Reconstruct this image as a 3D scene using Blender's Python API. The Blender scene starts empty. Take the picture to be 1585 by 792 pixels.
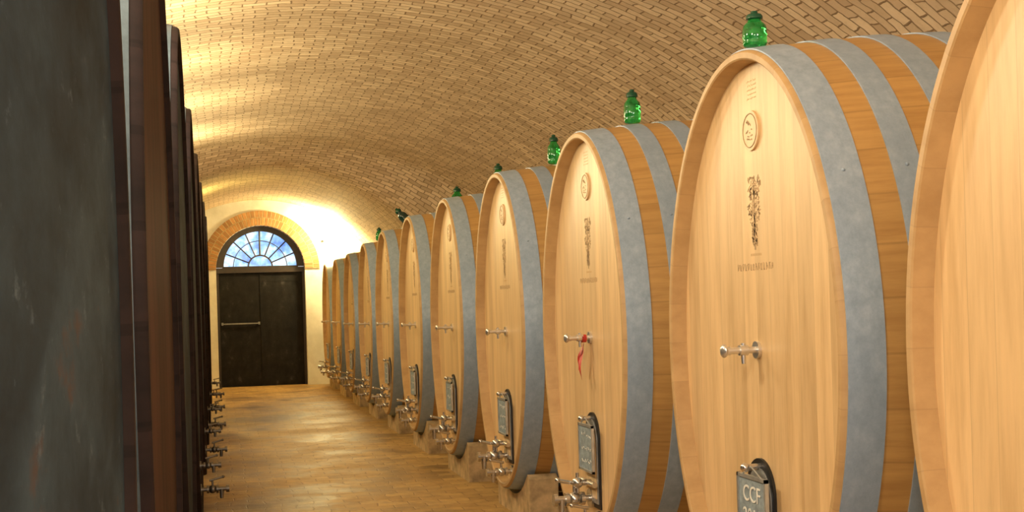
import bpy, bmesh, math, random
from mathutils import Vector, Matrix
random.seed(4)
PI = math.pi
S = bpy.context.scene
C = S.collection
S.view_settings.view_transform = 'Standard'

# ------------------------------------------------------------ node helpers
class NT:
    def __init__(s, name):
        s.m = bpy.data.materials.new(name); s.m.use_nodes = True
        s.t = s.m.node_tree; s.b = s.t.nodes['Principled BSDF']
    def n(s, typ, **kw):
        x = s.t.nodes.new(typ)
        for k, v in kw.items(): setattr(x, k, v)
        return x
    def l(s, a, b): s.t.links.new(a, b)
    def math(s, op, a, b=None, clamp=False):
        x = s.n('ShaderNodeMath', operation=op, use_clamp=clamp)
        for i, v in enumerate((a, b)):
            if v is None: continue
            if isinstance(v, (int, float)): x.inputs[i].default_value = v
            else: s.l(v, x.inputs[i])
        return x.outputs[0]
    def mix(s, f, a, b, mode='MIX'):
        x = s.n('ShaderNodeMix', data_type='RGBA', blend_type=mode)
        for i, v in ((0, f), (6, a), (7, b)):
            if isinstance(v, (int, float)): x.inputs[i].default_value = v
            elif isinstance(v, tuple): x.inputs[i].default_value = (*v, 1)
            else: s.l(v, x.inputs[i])
        return x.outputs[2]
    def ramp(s, f, stops):
        x = s.n('ShaderNodeValToRGB'); e = x.color_ramp.elements
        while len(e) < len(stops): e.new(.5)
        for q, (p, c) in zip(e, stops): q.position = p; q.color = (*c, 1)
        s.l(f, x.inputs[0]); return x.outputs[0]
    def noise(s, vec, scale, detail=4, rough=.55):
        x = s.n('ShaderNodeTexNoise'); x.inputs['Scale'].default_value = scale
        x.inputs['Detail'].default_value = detail; x.inputs['Roughness'].default_value = rough
        if vec is not None: s.l(vec, x.inputs['Vector'])
        return x.outputs[0]
    def mapping(s, vec, scale=(1,1,1), rot=(0,0,0)):
        x = s.n('ShaderNodeMapping'); x.inputs['Scale'].default_value = scale; x.inputs['Rotation'].default_value = rot
        s.l(vec, x.inputs['Vector']); return x.outputs[0]
    def bump(s, h, strength=.3, dist=.01):
        x = s.n('ShaderNodeBump'); x.inputs['Strength'].default_value = strength; x.inputs['Distance'].default_value = dist
        s.l(h, x.inputs['Height']); s.l(x.outputs[0], s.b.inputs['Normal'])
    def set(s, col=None, rough=None, metal=None, spec=None):
        if col is not None:
            if isinstance(col, tuple): s.b.inputs['Base Color'].default_value = (*col, 1)
            else: s.l(col, s.b.inputs['Base Color'])
        if rough is not None:
            if isinstance(rough, (int, float)): s.b.inputs['Roughness'].default_value = rough
            else: s.l(rough, s.b.inputs['Roughness'])
        if metal is not None: s.b.inputs['Metallic'].default_value = metal
        if spec is not None: s.b.inputs['Specular IOR Level'].default_value = spec
        return s.m

def simple(name, col, rough=.5, metal=0., var=.15, scale=12):
    k = NT(name); co = k.n('ShaderNodeTexCoord').outputs['Object']
    f = k.noise(co, scale)
    d = tuple(c * (1 - var * 2) for c in col); h = tuple(min(1, c * (1 + var)) for c in col)
    return k.set(k.ramp(f, [(.3, d), (.7, h)]), rough, metal)

def wood(name, base, dark, uv, freq, grain=(1,1,1), axis='Y', gap=.03, rough=.45, rnd=.5, dirt=None, gapcol=.45, shift=37., spec=.5):
    k = NT(name); tc = k.n('ShaderNodeTexCoord')
    co = tc.outputs['UV'] if uv else tc.outputs['Object']
    sep = k.n('ShaderNodeSeparateXYZ'); k.l(co, sep.inputs[0])
    a = k.math('MULTIPLY', sep.outputs[axis], freq)
    fl = k.math('FLOOR', a); fr = k.math('FRACT', a)
    oi = k.n('ShaderNodeObjectInfo').outputs['Random']
    wn = k.n('ShaderNodeTexWhiteNoise', noise_dimensions='2D')
    cmb = k.n('ShaderNodeCombineXYZ'); k.l(fl, cmb.inputs[0]); k.l(oi, cmb.inputs[1]); k.l(cmb.outputs[0], wn.inputs['Vector'])
    off = k.n('ShaderNodeVectorMath', operation='ADD'); k.l(k.mapping(co, grain), off.inputs[0])
    cm2 = k.n('ShaderNodeCombineXYZ'); k.l(k.math('MULTIPLY', wn.outputs[0], shift), cm2.inputs[2]); k.l(k.math('MULTIPLY', oi, 19.), cm2.inputs[0])
    k.l(cm2.outputs[0], off.inputs[1])
    g = k.noise(off.outputs[0], 1.0, 6, .62)
    c1 = k.ramp(g, [(.3, dark), (.55, base), (.8, tuple(min(1, x*1.12) for x in base))])
    tone = k.math('ADD', k.math('MULTIPLY', wn.outputs[0], rnd), 1 - rnd*.55)
    hs = k.n('ShaderNodeHueSaturation'); k.l(c1, hs.inputs['Color']); k.l(tone, hs.inputs['Value'])
    c = hs.outputs[0]
    if gap:
        e = k.math('LESS_THAN', k.math('MINIMUM', fr, k.math('SUBTRACT', 1., fr)), gap)
        c = k.mix(k.math('MULTIPLY', e, gapcol), c, tuple(x*.35 for x in dark))
    big = k.noise(tc.outputs['Object'], 1.3, 3)
    c = k.mix(k.math('MULTIPLY', k.math('SUBTRACT', big, .45, True), 1.6 if dirt is None else dirt, True), c, tuple(x*.7 for x in dark))
    k.bump(g, .12, .01)
    return k.set(c, rough, None, spec)

M = {}
M['head'] = wood('pale_oak', (.77,.535,.275), (.62,.41,.195), False, 7.6, (1,16,1.6), 'Y', .012, .40, .20, .25, .24)
M['rim'] = wood('chime_oak', (.54,.35,.16), (.45,.28,.12), True, 40, (60,5,5), 'X', .010, .5, .05, .35, .15, 3.)
M['stave'] = wood('golden_oak_stave', (.53,.31,.105), (.43,.235,.075), True, 40, (230,3,3), 'X', .02, .42, .14, .3, .25)
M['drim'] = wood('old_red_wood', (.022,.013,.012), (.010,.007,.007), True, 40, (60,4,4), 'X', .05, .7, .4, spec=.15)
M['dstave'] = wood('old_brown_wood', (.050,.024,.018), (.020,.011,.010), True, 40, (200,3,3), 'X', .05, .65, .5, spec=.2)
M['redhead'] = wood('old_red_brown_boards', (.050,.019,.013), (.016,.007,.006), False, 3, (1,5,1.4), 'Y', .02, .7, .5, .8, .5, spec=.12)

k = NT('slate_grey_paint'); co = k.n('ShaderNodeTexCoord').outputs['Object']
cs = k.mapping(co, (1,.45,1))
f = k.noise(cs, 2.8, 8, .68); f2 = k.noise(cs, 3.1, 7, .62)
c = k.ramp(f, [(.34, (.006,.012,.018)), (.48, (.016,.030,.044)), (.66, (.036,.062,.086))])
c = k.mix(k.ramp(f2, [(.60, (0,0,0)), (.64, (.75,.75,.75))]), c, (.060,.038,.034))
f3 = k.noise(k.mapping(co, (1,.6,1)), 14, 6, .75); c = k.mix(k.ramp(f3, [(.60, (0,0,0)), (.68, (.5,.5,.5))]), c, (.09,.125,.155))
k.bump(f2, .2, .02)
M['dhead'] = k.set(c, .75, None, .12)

k = NT('galvanised_hoop'); co = k.n('ShaderNodeTexCoord').outputs['Object']
f = k.noise(k.mapping(co, (1,.8,.8)), 24, 8, .72); g = k.noise(co, 2.4, 5, .6)
c = k.ramp(f, [(.28, (.27,.36,.48)), (.52, (.36,.46,.59)), (.78, (.48,.58,.70))])
c = k.mix(k.ramp(g, [(.42, (0,0,0)), (.66, (.4,.4,.4))]), c, (.24,.33,.46))
k.bump(f, .1, .004)
M['hoop'] = k.set(c, .45, .12)
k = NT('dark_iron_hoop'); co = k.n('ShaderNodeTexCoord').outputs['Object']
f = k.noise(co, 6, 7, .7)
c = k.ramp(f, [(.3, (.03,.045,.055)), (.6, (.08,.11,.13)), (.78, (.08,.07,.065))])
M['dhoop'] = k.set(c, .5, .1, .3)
M['chrome'] = simple('polished_steel', (.62,.60,.57), .24, .9, .08)
M['tapsteel'] = simple('bright_tap_steel', (.72,.70,.67), .28, .8, .05)
M['dulled'] = simple('dull_old_steel', (.20,.18,.15), .4, .9, .15)
M['black'] = simple('black_rubber', (.012,.012,.013), .45)
M['slate'] = simple('slate_board', (.30,.37,.41), .6, 0, .2, 30)
M['steel_frame'] = simple('brushed_steel_frame', (.52,.54,.54), .35, .6)
M['chalk'] = simple('chalk', (.85,.85,.8), .9)
M['brand'] = simple('burnt_brand_ink', (.62,.42,.21), .7, 0, .06, 40)
M['brand2'] = simple('dark_brand_ink', (.48,.325,.17), .7, 0, .15, 40)
M['medal'] = simple('pressed_wood_medallion', (.79,.57,.32), .45, 0, .05)
M['ribbon'] = simple('red_ribbon', (.50,.03,.02), .5)
M['block'] = simple('cradle_wood', (.60,.43,.23), .7, 0, .25, 9)
M['dblock'] = simple('old_cradle_wood', (.08,.05,.03), .7, 0, .3, 9)
k = NT('green_bottle_glass'); co = k.n('ShaderNodeTexCoord').outputs['Object']
k.b.inputs['Transmission Weight'].default_value = .85; k.b.inputs['IOR'].default_value = 1.4
M['green'] = k.set(k.ramp(k.noise(co, 22), [(.35,(.01,.30,.05)),(.65,(.08,.80,.20))]), .03)
M['dgreen'] = simple('dark_green_cap', (.008,.07,.035), .12)
M['darkglass'] = simple('dark_bottle_glass', (.02,.05,.04), .12)

def brick_mat(name, c1, c2, mort, bw, rh, ms, uv=True, dirt=(.2,.13,.06), rough=.8, bumps=.6, d1=1.8, d2=2.4, wob_=.05, bigs=.55):
    k = NT(name); tc = k.n('ShaderNodeTexCoord'); v = tc.outputs['UV'] if uv else tc.outputs['Object']
    def wobble(v, sc, am):
        wob = k.n('ShaderNodeTexNoise'); wob.inputs['Scale'].default_value = sc; k.l(v, wob.inputs['Vector'])
        vm = k.n('ShaderNodeVectorMath', operation='SCALE'); vm.inputs['Scale'].default_value = am; k.l(wob.outputs['Color'], vm.inputs[0])
        va = k.n('ShaderNodeVectorMath', operation='ADD'); k.l(v, va.inputs[0]); k.l(vm.outputs[0], va.inputs[1]); return va.outputs[0]
    va = wobble(wobble(v, 2.2, wob_), 14, wob_*.2)
    b = k.n('ShaderNodeTexBrick'); k.l(va, b.inputs['Vector'])
    b.inputs['Color1'].default_value = (*c1,1); b.inputs['Color2'].default_value = (*c2,1); b.inputs['Mortar'].default_value = (*mort,1)
    b.inputs['Scale'].default_value = 1; b.inputs['Mortar Size'].default_value = ms; b.inputs['Mortar Smooth'].default_value = .5
    b.inputs['Brick Width'].default_value = bw; b.inputs['Row Height'].default_value = rh; b.inputs['Bias'].default_value = 0
    nz = k.noise(va, 9, 6, .65)
    big = k.noise(va, bigs, 6, .68)
    c = k.mix(k.math('MULTIPLY', k.math('SUBTRACT', nz, .46, True), d1, True), b.outputs[0], dirt)
    c = k.mix(k.math('MULTIPLY', k.math('SUBTRACT', big, .48, True), d2, True), c, tuple(x*.8 for x in dirt))
    h = k.math('ADD', k.math('MULTIPLY', b.outputs['Fac'], -1.), k.math('MULTIPLY', nz, .6))
    k.bump(h, bumps, .02)
    return k, c, big, rough
k, c, big, r = brick_mat('vault_brick', (.92,.73,.49), (.62,.45,.28), (.30,.20,.11), .20, .095, .008, dirt=(.52,.37,.21), wob_=.12, bumps=.45, d1=1.5, d2=1.2)
M['vault'] = k.set(c, r, None, .2)
k, c, big, r = brick_mat('floor_brick', (.54,.34,.12), (.40,.24,.08), (.28,.165,.06), .26, .16, .006, uv=False, dirt=(.15,.085,.03), bumps=.3, d1=1.8, d2=5., wob_=.12, bigs=.7)
M['floor'] = k.set(c, k.ramp(big, [(.40,(.60,.60,.60)),(.58,(.42,.42,.42))]), None, .35)
k, c, big, r = brick_mat('arch_brick', (.52,.26,.09), (.28,.14,.05), (.40,.29,.14), .075, .16, .010, dirt=(.18,.10,.04), wob_=.02)
M['archbrick'] = k.set(c, r)
k = NT('limewash_plaster'); co = k.n('ShaderNodeTexCoord').outputs['Object']
f = k.noise(co, 1.5, 8, .6); k.bump(k.noise(co, 14, 6), .3, .01)
M['plaster'] = k.set(k.ramp(f, [(.3,(.58,.55,.46)),(.6,(.82,.79,.70))]), .85)
k = NT('weathered_door_wood'); co = k.n('ShaderNodeTexCoord').outputs['Object']
f = k.noise(k.mapping(co, (3,2,2.2)), 1.8, 9, .72); k.bump(f, .4, .01)
M['door'] = k.set(k.ramp(f, [(.40,(.007,.006,.006)),(.60,(.015,.013,.012)),(.82,(.11,.10,.095))]), .7, None, .2)
M['doorframe'] = simple('dark_frame_wood', (.030,.018,.012), .5)
k = NT('blue_daylit_pane'); co = k.n('ShaderNodeTexCoord').outputs['Object']
f = k.noise(co, 3.2, 3, .6)
cc = k.ramp(f, [(.36,(.07,.22,.75)),(.48,(.25,.55,1.)),(.60,(.8,.93,1.))])
k.l(cc, k.b.inputs['Emission Color']); k.b.inputs['Emission Strength'].default_value = 1.1  # daylight put in as the pane's own mottled blue glow
M['pane'] = k.set((.1,.2,.4), .2)
k = NT('lamp_bulb'); k.b.inputs['Emission Color'].default_value = (1,.9,.55,1); k.b.inputs['Emission Strength'].default_value = 30
M['bulb'] = k.set((1,.9,.6), .4)
M['brass'] = simple('worn_iron', (.26,.25,.23), .5, .4)

# ------------------------------------------------------------ mesh helpers
def obj(name, bm, m, parent=None, smooth=True, loc=None):
    bmesh.ops.recalc_face_normals(bm, faces=bm.faces)
    if smooth:
        for f in bm.faces: f.smooth = True
        for e in bm.edges:
            if len(e.link_faces) == 2 and e.calc_face_angle(0) > .6: e.smooth = False
    me = bpy.data.meshes.new(name); bm.to_mesh(me); bm.free()
    me.materials.append(m)
    o = bpy.data.objects.new(name, me); C.objects.link(o)
    if parent: o.parent = parent
    if loc: o.location = loc
    return o
def tag(o, label, cat, group=None):
    o['label'] = label; o['category'] = cat
    if group: o['group'] = group
    return o
def thing(name, label, cat, loc, rz=0, group=None):
    o = bpy.data.objects.new(name, None); C.objects.link(o); o.empty_display_size = .1
    o.location = loc; o.rotation_euler = (0,0,rz)
    return tag(o, label, cat, group)
def struct(name, bm, m, parent=None, smooth=False):
    o = obj(name, bm, m, parent, smooth)
    if not parent: o['kind'] = 'structure'
    return o
def box(bm, c, s, rot=None):
    r = bmesh.ops.create_cube(bm, size=1)
    mt = Matrix.Translation(c) @ (rot.to_4x4() if rot else Matrix()) @ Matrix.Diagonal((*s, 1))
    bmesh.ops.transform(bm, matrix=mt, verts=r['verts'])
def tube(bm, p0, p1, r0, r1=None, seg=14):
    p0 = Vector(p0); p1 = Vector(p1); d = p1 - p0
    r = bmesh.ops.create_cone(bm, cap_ends=True, segments=seg, radius1=r0, radius2=r0 if r1 is None else r1, depth=d.length)
    q = Vector((0,0,1)).rotation_difference(d)
    bmesh.ops.transform(bm, matrix=Matrix.Translation((p0+p1)/2) @ q.to_matrix().to_4x4(), verts=r['verts'])
def ball(bm, c, r, s=(1,1,1)):
    q = bmesh.ops.create_uvsphere(bm, u_segments=14, v_segments=9, radius=r)
    bmesh.ops.transform(bm, matrix=Matrix.Translation(c) @ Matrix.Diagonal((*s,1)), verts=q['verts'])
def lathe(bm, prof, seg=24):
    rings = []
    for r, z in prof:
        rings.append([bm.verts.new((r*math.cos(2*PI*i/seg), r*math.sin(2*PI*i/seg), z)) for i in range(seg)])
    for a, b in zip(rings, rings[1:]):
        for i in range(seg):
            bm.faces.new((a[i], a[(i+1)%seg], b[(i+1)%seg], b[i]))
    bm.faces.new(rings[0]); bm.faces.new(rings[-1])
def loopsurf(rings_def, hw, hh, N=112, close=False):
    bm = bmesh.new(); uvl = bm.loops.layers.uv.new('UVMap'); rings = []
    for x, o in rings_def:
        rings.append([bm.verts.new((x, (hw+o)*math.cos(2*PI*i/N), (hh+o)*math.sin(2*PI*i/N))) for i in range(N)])
    n = len(rings); pairs = [(i, i+1) for i in range(n-1)] + ([(n-1, 0)] if close else [])
    for a, b in pairs:
        for i in range(N):
            j = (i+1) % N
            f = bm.faces.new((rings[a][i], rings[a][j], rings[b][j], rings[b][i]))
            va, vb = rings_def[a], rings_def[b]
            for lp, (uu, vv) in zip(f.loops, ((i/N, va[0]-va[1]), ((i+1)/N, va[0]-va[1]), ((i+1)/N, vb[0]-vb[1]), (i/N, vb[0]-vb[1]))):
                lp[uvl].uv = (uu, vv)
    return bm
def text_mesh(s, size):
    cu = bpy.data.curves.new('t', 'FONT'); cu.body = s; cu.size = size; cu.align_x = 'CENTER'; cu.align_y = 'CENTER'; cu.extrude = .001
    o = bpy.data.objects.new('t', cu); C.objects.link(o)
    dg = bpy.context.evaluated_depsgraph_get(); me = bpy.data.meshes.new_from_object(o.evaluated_get(dg))
    bm = bmesh.new(); bm.from_mesh(me)
    bpy.data.objects.remove(o); bpy.data.meshes.remove(me)
    mt = Matrix(((0,0,-1,0),(-1,0,0,0),(0,1,0,0),(0,0,0,1)))
    bmesh.ops.transform(bm, matrix=mt, verts=bm.verts); return bm

# ------------------------------------------------------------ cask
TH = .036
def off(x, L, b): return b * (1 - (2*x/L)**2)

def valve_bm(x0, z, length, big=1., spout=True):
    bm = bmesh.new(); e = x0 - length
    tube(bm, (x0, 0, z), (x0-.018, 0, z), .05*big, seg=20)
    tube(bm, (x0, 0, z), (e, 0, z), .018*big)
    ball(bm, (x0-length*.5, 0, z), .036*big)
    tube(bm, (x0-length*.5+.05*big, 0, z), (x0-length*.5+.03*big, 0, z), .034*big)
    tube(bm, (x0-length*.5-.05*big, 0, z), (x0-length*.5-.03*big, 0, z), .034*big)
    tube(bm, (e, 0, z), (e-.022, 0, z), .032*big)
    if spout:
        tube(bm, (e+.03, 0, z), (e+.03, 0, z-.08*big), .02*big, .016*big)
    return bm
def lever_bm(x0, z, length, big=1.):
    bm = bmesh.new(); c = x0 - length*.5
    tube(bm, (c, 0, z+.03*big), (c, 0, z+.075*big), .009*big)
    tube(bm, (c+.02, 0, z+.075*big), (c-.09*big, -.02, z+.10*big), .010*big)
    ball(bm, (c-.09*big, -.02, z+.10*big), .014*big)
    return bm

def make_cask(name, hw, hh, L, b, mats, hoops, loc=(0,0,0), rz=0, label='', group='', REC=.075, rivet=True):
    root = thing(name, label, 'barrel', loc, rz, group)
    prof = [(-L/2+REC+.02, -TH-.010), (-L/2+.005, -TH), (-L/2, -TH+.006), (-L/2, -.008), (-L/2+.008, 0)]
    K = 26
    outer = [(-L/2+L*i/K, off(-L/2+L*i/K, L, b)) for i in range(1, K)]
    cut = -L/2 + min(.05, hoops[0][0]+.01)
    fr = prof + [(cut, off(cut, L, b))]
    obj('chime', loopsurf(fr, hw, hh), mats['rim'], root)
    body = [(cut, off(cut, L, b))] + [q for q in outer if q[0] > cut+.01] + [(-x, o) for x, o in reversed(prof)]
    obj('stave_hull', loopsurf(body, hw, hh), mats['stave'], root)
    bm = bmesh.new(); N = 112; x = -L/2+REC
    vs = [bm.verts.new((0, (hw-TH-.004)*math.cos(2*PI*i/N), (hh-TH-.004)*math.sin(2*PI*i/N))) for i in range(N)]
    bm.faces.new(vs)
    v2 = [bm.verts.new((.03, v.co.y, v.co.z)) for v in vs]; bm.faces.new(v2)
    for i in range(N): bm.faces.new((vs[i], vs[(i+1)%N], v2[(i+1)%N], v2[i]))
    hd = obj('barrel_head', bm, mats['head'], root, loc=(x,0,0))
    h2 = hd.copy(); C.objects.link(h2); h2.parent = root; h2.location = (L/2-REC-.03, 0, 0)
    for (a, w) in hoops:
        for sgn in (1, -1):
            xs = [-L/2+a+w*i/4 for i in range(5)]
            if sgn < 0: xs = [-q for q in reversed(xs)]
            t = .006
            ring = [(q, off(q, L, b)+.0005) for q in xs] + [(q, off(q, L, b)+t) for q in reversed(xs)]
            hb = loopsurf(ring, hw, hh, close=True)
            if rivet:
                an = math.radians(148); q = xs[0] + w*.5; o_ = off(q, L, b) + t
                ball(hb, (q, (hw+o_)*math.cos(an), (hh+o_)*math.sin(an)), .007)
            obj('hoop', hb, mats['hoop'], root)
    return root

def dress(root, L, zr, plate=None, REC=.075):
    xh = -L/2 + REC; Z = lambda z: z - zr
    bm = bmesh.new()
    tube(bm, (xh+.003, 0, Z(2.33)), (xh-.010, 0, Z(2.33)), .083, seg=40)
    md = obj('medallion', bm, M['medal'], root)
    bm = bmesh.new()
    for i in range(30):
        a = 2*PI*i/30
        tube(bm, (xh-.011, .070*math.cos(a), Z(2.33)+.070*math.sin(a)), (xh-.011, .070*math.cos(a+.22), Z(2.33)+.070*math.sin(a+.22)), .002, seg=5)
    rr = random.Random(3)
    for i in range(16):
        y = rr.uniform(-.035, .035); z = rr.uniform(-.04, .04)
        box(bm, (xh-.0105, y, Z(2.33)+z), (.002, rr.uniform(.006,.02), .005), Matrix.Rotation(rr.uniform(-1,1), 3, 'X'))
    obj('embossing', bm, M['brand2'], md)
    bm = bmesh.new()
    for j in range(5):
        y = -.045
        while y < .045:
            w = rr.uniform(.006,.016)
            box(bm, (xh-.0003, y, Z(2.50)-.018*j+.036), (.001, w, .004), Matrix.Rotation(rr.uniform(-.5,.5), 3, 'X')); y += w+.006
    obj('stamped_text', bm, M['brand'], root)
    bm = bmesh.new()   # worn branded figure
    for i in range(230):
        t = rr.random(); z = 2.14 - .29*t
        w = .060 + .012*math.sin(t*17) if t < .66 else .026
        y = rr.uniform(-w, w)
        box(bm, (xh-.0003, y, Z(z)), (.001, rr.uniform(.006,.022), rr.uniform(.003,.007)), Matrix.Rotation(rr.uniform(-1.5,1.5), 3, 'X'))
    box(bm, (xh-.0003, .0, Z(1.97)), (.001, .014, .27))
    obj('branded_emblem', bm, M['brand2'], root)
    bm = bmesh.new()
    y = -.055
    while y < .055: box(bm, (xh-.0003, y, Z(1.815)), (.001, .008, .010)); y += .014
    obj('branded_lettering', bm, M['brand'], root)
    bm = bmesh.new(); y = -.175   # worn line of small strokes, too faded to read in the photo
    while y < .175:
        w = rr.uniform(.014,.019)
        box(bm, (xh-.0003, y+w, Z(1.765)), (.001, .0045, rr.uniform(.024,.032)), Matrix.Rotation(rr.uniform(-.2,.2), 3, 'X'))
        box(bm, (xh-.0003, y+w*.4, Z(1.765)), (.001, .0035, rr.uniform(.020,.030)), Matrix.Rotation(rr.choice((0,-.35,.35)), 3, 'X'))
        box(bm, (xh-.0003, y+w*.6, Z(1.765)+rr.choice((-.013,0,.013))), (.001, w*.8, .004))
        y += w + .010
    obj('branded_lettering', bm, M['brand2'], root)
    # sample tap: compact T
    z = Z(1.42); bm = bmesh.new()
    tube(bm, (xh,0,z), (xh-.014,0,z), .036, seg=20)
    tube(bm, (xh,0,z), (xh-.15,0,z), .014)
    tube(bm, (xh-.05,0,z), (xh-.085,0,z), .022)
    ball(bm, (xh-.152,0,z), .028, (.55,1,1)); tube(bm, (xh-.125,0,z), (xh-.150,0,z), .018)
    tube(bm, (xh-.068,0,z), (xh-.068,0,z-.055), .010, .008); tube(bm, (xh-.068,0,z), (xh-.068,0,z+.03), .009)
    obj('sample_tap', bm, M['tapsteel'], root)
    # hatch
    bm = bmesh.new(); w, z0, z1 = .14, Z(.40), Z(.815)
    pts = [(-w, z0), (w, z0)] + [(w*math.cos(PI*i/16), z1 + .155*math.sin(PI*i/16)) for i in range(17)]
    def prism(bm, pts, xa, xb):
        A = [bm.verts.new((xa, y, z)) for y, z in pts]; B = [bm.verts.new((xb, y, z)) for y, z in pts]
        bm.faces.new(A); bm.faces.new(B)
        for i in range(len(pts)): bm.faces.new((A[i], A[(i+1)%len(pts)], B[(i+1)%len(pts)], B[i]))
    prism(bm, pts, xh+.002, xh-.012)
    ht = obj('hatch', bm, M['black'], root)
    cy = (z0+z1)/2 + .04
    bm = bmesh.new(); prism(bm, [(y*.84, cy+(zz-cy)*.88) for y, zz in pts], xh-.010, xh-.018)
    obj('hatch_frame', bm, M['steel_frame'], ht)
    bm = bmesh.new(); prism(bm, [(y*.70, cy+(zz-cy)*.76) for y, zz in pts], xh-.016, xh-.024)
    obj('hatch_door', bm, M['head'], ht)
    bm = bmesh.new()
    tube(bm, (xh-.01,0,Z(.935)), (xh-.07,0,Z(.935)), .014); ball(bm, (xh-.075,0,Z(.935)), .020)
    obj('latch_knob', bm, M['chrome'], ht)
    bm = bmesh.new()
    tube(bm, (xh-.045,-.15,Z(.55)), (xh-.045,.15,Z(.55)), .017)
    tube(bm, (xh-.02,0,Z(.55)), (xh-.11,0,Z(.55)), .018)
    ball(bm, (xh-.11,0,Z(.55)), .034)
    for a in (0, PI/2):
        tube(bm, (xh-.11, -.06*math.cos(a), Z(.55)-.06*math.sin(a)), (xh-.11, .06*math.cos(a), Z(.55)+.06*math.sin(a)), .010)
    obj('clamp_bar', bm, M['chrome'], ht)
    # slate plate
    bm = bmesh.new(); xp = xh-.050; PZ = Z(.76)
    box(bm, (xp, -.02, PZ), (.012, .28, .27))
    pl = obj('slate_plate', bm, M['slate'], root)
    bm = bmesh.new()
    for s in (-1, 1):
        box(bm, (xp-.004, -.02+s*.14, PZ), (.016, .014, .284)); box(bm, (xp-.004, -.02, PZ+s*.135), (.016, .294, .014))
    for s in (-1, 1): tube(bm, (xp-.004, -.02+s*.1, PZ+.138), (xp-.004, -.0+s*.01, PZ+.18), .004, seg=6)
    obj('plate_frame', bm, M['steel_frame'], pl)
    if plate:
        bm = text_mesh(plate, .095); bmesh.ops.transform(bm, matrix=Matrix.Translation((xp-.008, -.02, PZ+.015)), verts=bm.verts)
        obj('chalk_writing', bm, M['chalk'], pl, False)
    else:
        rr = random.Random(root.location.y); bm = bmesh.new()
        for j in range(3):
            y = -.12
            while y < .09:
                box(bm, (xp-.008, y, PZ+.08-.08*j+rr.uniform(-.01,.01)), (.002, rr.uniform(.012,.03), .005), Matrix.Rotation(rr.uniform(-1.3,1.3), 3, 'X')); y += .035
        obj('chalk_writing', bm, M['chalk'], pl, False)
    for (zz, ln, bg, yy) in ((.45, .22, 1.2, .03), (.34, .19, .95, -.10)):
        xs_ = xh-.012 if zz > .4 else xh
        vb = valve_bm(xs_, Z(zz), ln, bg); bmesh.ops.transform(vb, matrix=Matrix.Translation((0,yy,0)), verts=vb.verts)
        v = obj('drain_valve', vb, M['chrome'], root)
        lb = lever_bm(xs_, Z(zz), ln, bg); bmesh.ops.transform(lb, matrix=Matrix.Translation((0,yy,0)), verts=lb.verts)
        obj('valve_lever', lb, M['chrome'], v)

def copy_tree(o, parent=None):
    c = o.copy(); C.objects.link(c)
    if parent: c.parent = parent
    for ch in o.children: copy_tree(ch, c)
    return c

def cradle(x0, y, L, hw, hh, b, zc, lab, grp, mat, half=.5, front=.2):
    t = thing('cask_cradle', lab, 'cradle', (x0, y, 0), 0, grp)
    for xs in (-L/2+front, L/2-front):
        bm = bmesh.new(); o_ = max(off(xs-.11, L, b), off(xs+.11, L, b))+.012
        top = []
        for i in range(17):
            yy = -half+2*half*i/16
            top.append((yy, zc-(hh+o_)*math.sqrt(1-(yy/(hw+o_))**2)))
        pts = [(-half-.06, 0), (-half-.06, top[0][1]-.03)] + top + [(half+.06, top[0][1]-.03), (half+.06, 0)]
        A = [bm.verts.new((xs-.11, p, q)) for p, q in pts]; B = [bm.verts.new((xs+.11, p, q)) for p, q in pts]
        bm.faces.new(A); bm.faces.new(B)
        for i in range(len(pts)): bm.faces.new((A[i], A[(i+1)%len(pts)], B[(i+1)%len(pts)], B[i]))
        obj('saddle', bm, mat, t, False)
    for s in (-1, 1):
        bm = bmesh.new(); box(bm, (0, s*(half-.1), .045), (L-2*front-.22-.02, .14, .09))
        obj('bearer', bm, mat, t, False)
    return t

# ------------------------------------------------------------ right row
H = 1.65
XR = 2.1
HW, HH, BL, LL = .885, 1.22, .09, 2.4
ZC = 1.43
RM = dict(rim=M['rim'], stave=M['stave'], head=M['head'], hoop=M['hoop'])
HOOPS = [(.020,.135), (.27,.11), (.50,.11), (.75,.12)]
rows = [
 (2.77, 1.05, 1.03, 1, 'nearest pale oak cask, cut off by the right edge of the photo', 'the cask cut off by the right edge'),
 (5.01, 1, 1, 1, 'pale oak cask with round medallion, whose slate plate reads CCF', 'the cask whose plate reads CCF'),
 (7.50, 1, 1, 1, 'pale oak cask with a red ribbon on its tap', 'the cask with the red ribbon'),
 (9.85, .98, 1, 1, 'pale oak cask directly behind the one with the red ribbon', 'the cask directly behind the red ribbon one'),
 (12.25, .98, 1, 1, 'pale oak cask, third behind the one whose plate reads CCF', 'the cask third behind the CCF plate'),
 (14.65, .98, 1, 1, 'pale oak cask, fourth behind the one whose plate reads CCF', 'the cask fourth behind the CCF plate'),
 (17.05, .98, .99, 1, 'pale oak cask, fifth behind the one whose plate reads CCF', 'the cask fifth behind the CCF plate'),
 (19.35, .96, .97, 1, 'distant oak cask, fourth from the arched door', 'the fourth cask from the arched door'),
 (21.8, .96, .95, .5, 'distant oak cask, third from the arched door', 'the third cask from the arched door'),
 (24.2, .96, .95, .5, 'distant oak cask, second from the arched door', 'the second cask from the arched door'),
 (26.6, .96, .95, .5, 'farthest oak cask, beside the arched door and wall lamp', 'the farthest cask, beside the arched door'),
]
GR = 'pale oval oak casks along the right side'
protoL = make_cask('oval_cask', HW, HH, LL, BL, RM, HOOPS, loc=(XR+LL/2, rows[1][0], ZC), group=GR)
right = []
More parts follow.
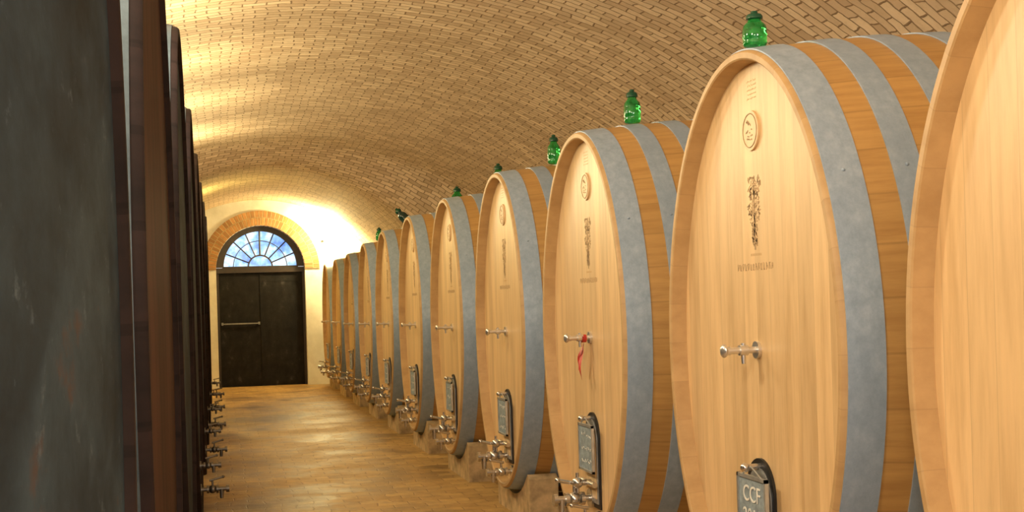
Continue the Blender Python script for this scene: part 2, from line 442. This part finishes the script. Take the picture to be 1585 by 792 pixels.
for i, (y, sy, sz, lf, lab, _) in enumerate(rows):
    if i == 1: root = protoL
    elif lf == 1:
        root = bpy.data.objects.new('oval_cask', None); C.objects.link(root)
        root['category'] = 'barrel'; root['group'] = GR
        for ch in [c for c in protoL.children if c.name.split('.')[0] in ('chime','stave_hull','barrel_head','hoop')]:
            copy_tree(ch, root)
    else:
        root = make_cask('oval_cask', HW, HH, 1.25, .06, RM, [(.022,.12),(.25,.10),(.44,.10)], group=GR)
    L = LL if lf == 1 else 1.25
    zc = .21 + HH*sz
    root.location = (XR+L/2, y, zc); root.scale = (1, sy, sz); root['label'] = lab
    right.append((root, L, y, sy, sz, zc))
bpy.context.view_layer.update()
for i, (root, L, y, sy, sz, zc) in enumerate(right):
    dress(root, L, ZC, plate='CCF\n2018' if i == 1 else None)
    cradle(XR+L/2, y, L, HW*sy, HH*sz, (BL if L > 2 else .06)*max(1,sz), zc,
        'tan wooden cradle under ' + rows[i][5], 'tan wooden cradles under the right casks', M['block'])

# ------------------------------------------------------------ left row
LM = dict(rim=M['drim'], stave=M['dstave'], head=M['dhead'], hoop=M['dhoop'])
LW, LH, LB, LLn = 1.05, 1.42, .08, 1.9
XL = -.155; ZL = 1.62; LREC = .02
ll = [('nearest dark cask, its slate grey head filling the left edge of the photo', 'the nearest dark cask'),
      ('dark red-brown cask just behind the nearest dark one', 'the second dark cask'),
      ('dark cask with grey top, third along the left side', 'the third dark cask'),
      ('dark cask, fourth along the left side, its top against the brick vault', 'the fourth dark cask'),
      ('dark cask, fifth along the left side', 'the fifth dark cask'),
      ('dark cask, sixth along the left side', 'the sixth dark cask'), ('dark cask, seventh along the left side', 'the seventh dark cask'),
      ('farthest dark cask on the left, nearest the arched door', 'the farthest dark cask')]
GL = 'dark old casks along the left side'
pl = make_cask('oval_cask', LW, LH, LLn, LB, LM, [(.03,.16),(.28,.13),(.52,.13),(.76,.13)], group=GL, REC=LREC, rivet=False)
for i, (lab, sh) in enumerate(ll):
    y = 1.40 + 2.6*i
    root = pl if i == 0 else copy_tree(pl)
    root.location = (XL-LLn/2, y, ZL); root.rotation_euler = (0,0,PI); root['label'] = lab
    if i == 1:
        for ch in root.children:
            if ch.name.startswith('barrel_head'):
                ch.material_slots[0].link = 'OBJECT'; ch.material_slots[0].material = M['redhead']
    if i >= 3:
        for z_, ln, bg, yy in ((.58,.10,.65,0), (.42,.15,.8,.05)):
            vb = valve_bm(-LLn/2+LREC, z_-ZL, ln+.03, bg); bmesh.ops.transform(vb, matrix=Matrix.Translation((0,yy,0)), verts=vb.verts)
            v = obj('drain_valve', vb, M['dulled'], root)
            lb = lever_bm(-LLn/2+LREC, z_-ZL, ln+.03, bg); bmesh.ops.transform(lb, matrix=Matrix.Translation((0,yy,0)), verts=lb.verts)
            obj('valve_lever', lb, M['dulled'], v)
    cradle(XL-LLn/2, y, LLn, LW, LH, LB, ZL, 'old dark wooden cradle under ' + sh + ' on the left', 'old dark cradles under the left casks', M['dblock'], .6)

# ------------------------------------------------------------ bottles on the casks
def bottle(scale, zs, loc, lab, mat='green', rx=0):
    t = thing('glass_bottle', lab, 'bottle', loc, 0, 'glass topping bottles on the casks')
    bm = bmesh.new(); r = .056
    lathe(bm, [(.030,0),(r*.9,.006),(r,.018),(r*1.02,.03),(r*.99,.037),(r*1.02,.046),(r*1.04,.07),(r*1.04,.095),(r*1.0,.102),(r*1.02,.110),(r*.95,.132),(r*.72,.148),(.032,.158),(.030,.170)])
    obj('bottle_body', bm, M[mat], t)
    bm = bmesh.new(); lathe(bm, [(.034,.17),(.040,.174),(.040,.188),(.034,.200),(.018,.208),(.016,.220),(.004,.224)])
    obj('stopper', bm, M['dgreen'], t)
    t.scale = (scale,scale,zs); t.rotation_euler = (rx*.3, rx, 0)
    return t
def crest(i, X):
    root, L, y, sy, sz, zc = right[i]
    return zc + (HH + off(X-XR-L/2, L, BL if L > 2 else .06))*sz + .007
for i, X, sc, zs, lab, m, rx in ((1, 2.20, .88, .68, 'largest looking green glass bottle, on the cask whose plate reads CCF', 'green', 0),
        (2, 2.48, .90, .94, 'green glass bottle on the cask with the red ribbon', 'green', 0),
        (3, 2.60, .90, 1.05, 'green glass bottle on the cask just behind the red ribbon one', 'green', 0),
        (4, 2.67, 1.05, 1.2, 'green glass bottle peeping over a pale rim, fourth bottle from the right', 'green', 0),
        (5, 2.70, 1.15, 1.2, 'small green glass bottle, fifth bottle from the right', 'green', 0),
        (6, 2.50, 1.1, 1.3, 'dark leaning bottle on a far cask beside the brick vault', 'darkglass', -.7),
        (7, 2.36, .9, .9, 'tiniest green bottle, on a distant cask near the wall lamp', 'green', 0)):
    bottle(sc, zs, (X, right[i][2], crest(i, X)+.004+(.03 if rx else 0)), lab, m, rx)

# ribbon on tap
bm = bmesh.new()
yb = rows[2][0]; xt = XR+.075-.045; zt = 1.42
for k_, (x0, y0, y1, ln) in enumerate(((-.008, 0, -.04, .24), (.0, 0, .06, .19))):
    pv = None
    for i in range(12):
        t = i/11; w = .016
        x = xt + x0 - .03*t + .010*math.sin(t*7+k_); y = yb+y0+(y1-y0)*t + .012*math.sin(t*5+k_*2); z = zt-.012 - ln*t
        a = bm.verts.new((x-.004*math.cos(t*6), y-w, z)); b_ = bm.verts.new((x+.004*math.cos(t*6), y+w, z))
        if pv: bm.faces.new((pv[0], pv[1], b_, a))
        pv = (a, b_)
for a in range(12):
    an = a/12*2*PI; a2 = (a+1)/12*2*PI
    bm.faces.new([bm.verts.new((xt+dx, yb+.024*math.cos(w_), zt+.024*math.sin(w_)-.004)) for dx, w_ in ((-.014,an),(.014,an),(.014,a2),(-.014,a2))])
rb = obj('ribbon', bm, M['ribbon'])
tag(rb, 'red ribbon tied to the tap of a pale oak cask', 'ribbon')

# ------------------------------------------------------------ shell
YE = 28.0; YS = 21.0; Y0 = -4.0
def vault_profile(cx, a, zs, b, n=64):
    return [(cx + a*math.cos(PI*i/n), zs + b*math.sin(PI*i/n)) for i in range(n+1)]
P1 = vault_profile(1.0, 4.25, 1.35, 2.90); P2 = vault_profile(.85, 3.0, .95, 3.02)
bm = bmesh.new(); uvl = bm.loops.layers.uv.new('UVMap')
TR0, TR1 = YS-.8, YS+.7
ys = [Y0+(TR0-Y0)*j/25 for j in range(26)] + [TR0+(TR1-TR0)*j/12 for j in range(1, 13)] + [TR1+(YE-TR1)*j/7 for j in range(1, 8)]
def prof_at(y):
    t = min(1, max(0, (y-TR0)/(TR1-TR0))); t = t*t*(3-2*t)
    return [((1-t)*p[0]+t*q[0], (1-t)*p[1]+t*q[1]) for p, q in zip(P1, P2)]
g = []; vlen = None; prevP = None; prevy = None
for y in ys:
    P = prof_at(y); arc = [0]
    for p, q in zip(P, P[1:]): arc.append(arc[-1]+math.dist(p, q))
    mid = arc[-1]/2
    if prevP is None: vl = [y]*len(P)
    else: vl = [v0 + math.sqrt((y-prevy)**2 + math.dist(p, q)**2) for v0, p, q in zip(vlen, prevP, P)]
    vlen, prevP, prevy = vl, P, y
    g.append(([bm.verts.new((p[0], y, p[1])) for p in P], [q-mid for q in arc], vl))
for (ra, aa, va), (rb2, ab, vb) in zip(g, g[1:]):
    for i in range(len(P1)-1):
        f = bm.faces.new((ra[i], ra[i+1], rb2[i+1], rb2[i]))
        for lp, u in zip(f.loops, ((aa[i],va[i]),(aa[i+1],va[i+1]),(ab[i+1],vb[i+1]),(ab[i],vb[i]))): lp[uvl].uv = u
ce = struct('ceiling', bm, M['vault'], None, True)
bm = bmesh.new(); box(bm, (1.0, (Y0+YE)/2, -.05), (9.2, YE-Y0+1.2, .1)); struct('floor', bm, M['floor'])
for nm, xa, xb, s in (('wall_left', -3.25, -2.15, -1), ('wall_right', 5.25, 3.85, 1)):
    bm = bmesh.new()
    box(bm, (xa+s*.1, (Y0+YS)/2, .68), (.2, YS-Y0, 1.36))
    box(bm, (xb+s*.1, (YS+YE)/2, .5), (.2, YE-YS, 1.0))
    box(bm, ((xa+xb)/2, YS+.06, .7), (abs(xa-xb), .1, 1.4))
    struct(nm, bm, M['plaster'])
# end wall with arched opening
DX, DW, DZ = .87, .93, 2.50
bm = bmesh.new(); xs = sorted(set([-3.4, 5.0] + [-3.4+8.4*i/40 for i in range(41)] + [DX-DW*math.cos(PI*i/32) for i in range(33)]))
def zl(x):
    d = abs(x-DX)
    return None if d > DW+1e-6 else DZ + math.sqrt(max(0, DW*DW-d*d))
for x0, x1 in zip(xs, xs[1:]):
    inside = zl((x0+x1)/2) is not None
    z0 = (zl(x0) or DZ) if inside else 0; z1 = (zl(x1) or DZ) if inside else 0
    bm.faces.new([bm.verts.new(p) for p in ((x0, YE, z0), (x1, YE, z1), (x1, YE, 4.5), (x0, YE, 4.5))])
op = [(DX-DW, 0)] + [(DX-DW*math.cos(PI*i/32), DZ+DW*math.sin(PI*i/32)) for i in range(33)] + [(DX+DW, 0)]
for p, q in zip(op, op[1:]):
    bm.faces.new([bm.verts.new(v) for v in ((p[0], YE, p[1]), (q[0], YE, q[1]), (q[0], YE+.45, q[1]), (p[0], YE+.45, p[1]))])
bmesh.ops.remove_doubles(bm, verts=bm.verts, dist=1e-4)
struct('wall_back', bm, M['plaster'])
# brick ring
bm = bmesh.new(); uvl = bm.loops.layers.uv.new('UVMap'); n = 40; r0, r1 = DW+.0, DW+.31
for i in range(n):
    a0, a1 = PI*i/n, PI*(i+1)/n
    def P(r, a, y): return bm.verts.new((DX-r*math.cos(a), y, DZ+r*math.sin(a)))
    for fc, uv in (((P(r0,a0,YE-.03), P(r0,a1,YE-.03), P(r1,a1,YE-.03), P(r1,a0,YE-.03)), ((a0,0),(a1,0),(a1,.27),(a0,.27))),
                   ((P(r0,a0,YE-.03), P(r0,a1,YE-.03), P(r0,a1,YE+.2), P(r0,a0,YE+.2)), ((a0,0),(a1,0),(a1,.27),(a0,.27))),
                   ((P(r1,a0,YE-.03), P(r1,a1,YE-.03), P(r1,a1,YE), P(r1,a0,YE)), ((a0,0),(a1,0),(a1,.03),(a0,.03)))):
        f = bm.faces.new(fc)
        for lp, u in zip(f.loops, uv): lp[uvl].uv = u
struct('trim_1', bm, M['archbrick'])
# door
dr = thing('door_1', 'dark weathered double door under the fanlight', 'door', (DX, YE+.30, 0)); dr['kind'] = 'structure'
for s in (-1, 1):
    bm = bmesh.new(); cx = s*.445
    box(bm, (cx, 0, 1.22), (.888, .05, 2.44))
    for z in (.12, 2.30): box(bm, (cx, -.026, z), (.86, .008, .12))
    for px in range(5): box(bm, (cx-.32+px*.16, -.026, 1.2), (.008, .004, 2.3))
    if s > 0: box(bm, (0.0, -.03, 1.22), (.05, .02, 2.42))
    obj('door_leaf', bm, M['door'], dr, False)
bm = bmesh.new(); box(bm, (-.45, -.07, 1.35), (.80, .025, .026)); box(bm, (-.06, -.05, 1.35), (.04, .04, .06)); box(bm, (-.83, -.05, 1.35), (.04, .04, .06))
obj('door_bar', bm, M['brass'], dr, False)
bm = bmesh.new(); box(bm, (0, -.02, 2.49), (1.86, .14, .11))
for s in (-1, 1): box(bm, (s*.905, -.01, 1.22), (.05, .1, 2.44))
obj('door_frame', bm, M['doorframe'], dr, False)
# fanlight
fl = thing('window_1', 'half round blue daylit fanlight above the door', 'window', (DX, YE+.30, 2.55)); fl['kind'] = 'structure'
bm = bmesh.new(); R = .80
vs = [bm.verts.new((-R*math.cos(PI*i/32), 0.02, R*math.sin(PI*i/32))) for i in range(33)]; bm.faces.new(vs)
obj('pane', bm, M['pane'], fl, False)
bm = bmesh.new()
for i in range(32):
    a0, a1 = PI*i/32, PI*(i+1)/32
    for ra, rb_ in ((.77, .935), (.24, .27), (.56, .575)):
        ya, yb2 = (-.06, .05) if ra > .7 else (-.02, .03)
        q = [(-r_*math.cos(a_), y_, r_*math.sin(a_)) for r_, a_, y_ in ((ra,a0,ya),(ra,a1,ya),(rb_,a1,ya),(rb_,a0,ya))]
        bm.faces.new([bm.verts.new(p) for p in q])
        q = [(-ra*math.cos(a_), y_, ra*math.sin(a_)) for a_, y_ in ((a0,ya),(a1,ya),(a1,yb2),(a0,yb2))]
        bm.faces.new([bm.verts.new(p) for p in q])
for i in range(1, 8):
    a = PI*i/8; tube(bm, (-.25*math.cos(a), 0, .25*math.sin(a)), (-.78*math.cos(a), 0, .78*math.sin(a)), .022 if i == 4 else .015, seg=6)
box(bm, (0, 0, 0), (1.6, .06, .05))
obj('window_frame', bm, M['doorframe'], fl, False)

# wall lamp
LX, LZ = 2.18, 3.2
lp = thing('wall_lamp', 'bright glowing wall lamp right of the arched door', 'lamp', (LX, YE, LZ))
bm = bmesh.new(); tube(bm, (0, 0, -.1), (0, -.03, -.1), .05, seg=20); tube(bm, (0, -.03, -.1), (0, -.13, -.1), .012); tube(bm, (0,-.13,-.12),(0,-.13,-.05), .03)
obj('lamp_base', bm, M['brass'], lp)
bm = bmesh.new(); ball(bm, (0, -.13, .0), .07, (1,1,1.1)); obj('bulb', bm, M['bulb'], lp)

# ------------------------------------------------------------ lights
def point(loc, e, col=(1,.78,.45), r=.12):
    l = bpy.data.lights.new('lamp', 'POINT'); l.energy = e; l.color = col; l.shadow_soft_size = r
    o = bpy.data.objects.new('point_light', l); C.objects.link(o); o.location = loc
point((LX, YE-.55, LZ+.05), 210, (1,.85,.42), .1)
for y, e in ((-.8, 215), (2.6, 150), (5.4, 130), (8.0, 105), (10.6, 100), (13.2, 100), (15.8, 102), (18.6, 112)):  # lamps hidden behind the left casks, extra ones added for an even wash
    point((-.45, y, 3.25), e, (1,.82,.47) if y > 9 else (1,.87,.65), .22)
point((-.5, 23.6, 3.1), 80, (1,.83,.28), .1)  # unseen extra light, coloured to turn the far vault yellow
point((2.4, -2.4, 3.1), 520, (1,.90,.74), .3)  # fill light added behind the camera for the near heads and vault
w = bpy.data.worlds.new('World'); S.world = w; w.use_nodes = True
bg = w.node_tree.nodes['Background']; bg.inputs[0].default_value = (.93,.96,1,1); bg.inputs[1].default_value = 1.45

# ------------------------------------------------------------ camera
F = 2000.; yaw = math.atan(452/F); roll = math.radians(1.7)
cam = bpy.data.cameras.new('camera'); co_ = bpy.data.objects.new('camera', cam); C.objects.link(co_)
cam.sensor_width = 36; cam.lens = F/1585*36; cam.clip_start = .02
cam.shift_y = (466.6-396)/1585
mt = Matrix.Rotation(-yaw, 4, 'Z') @ Matrix.Rotation(PI/2, 4, 'X') @ Matrix.Rotation(-roll, 4, 'Z')
co_.matrix_world = Matrix.Translation((0, 0, H)) @ mt
S.camera = co_
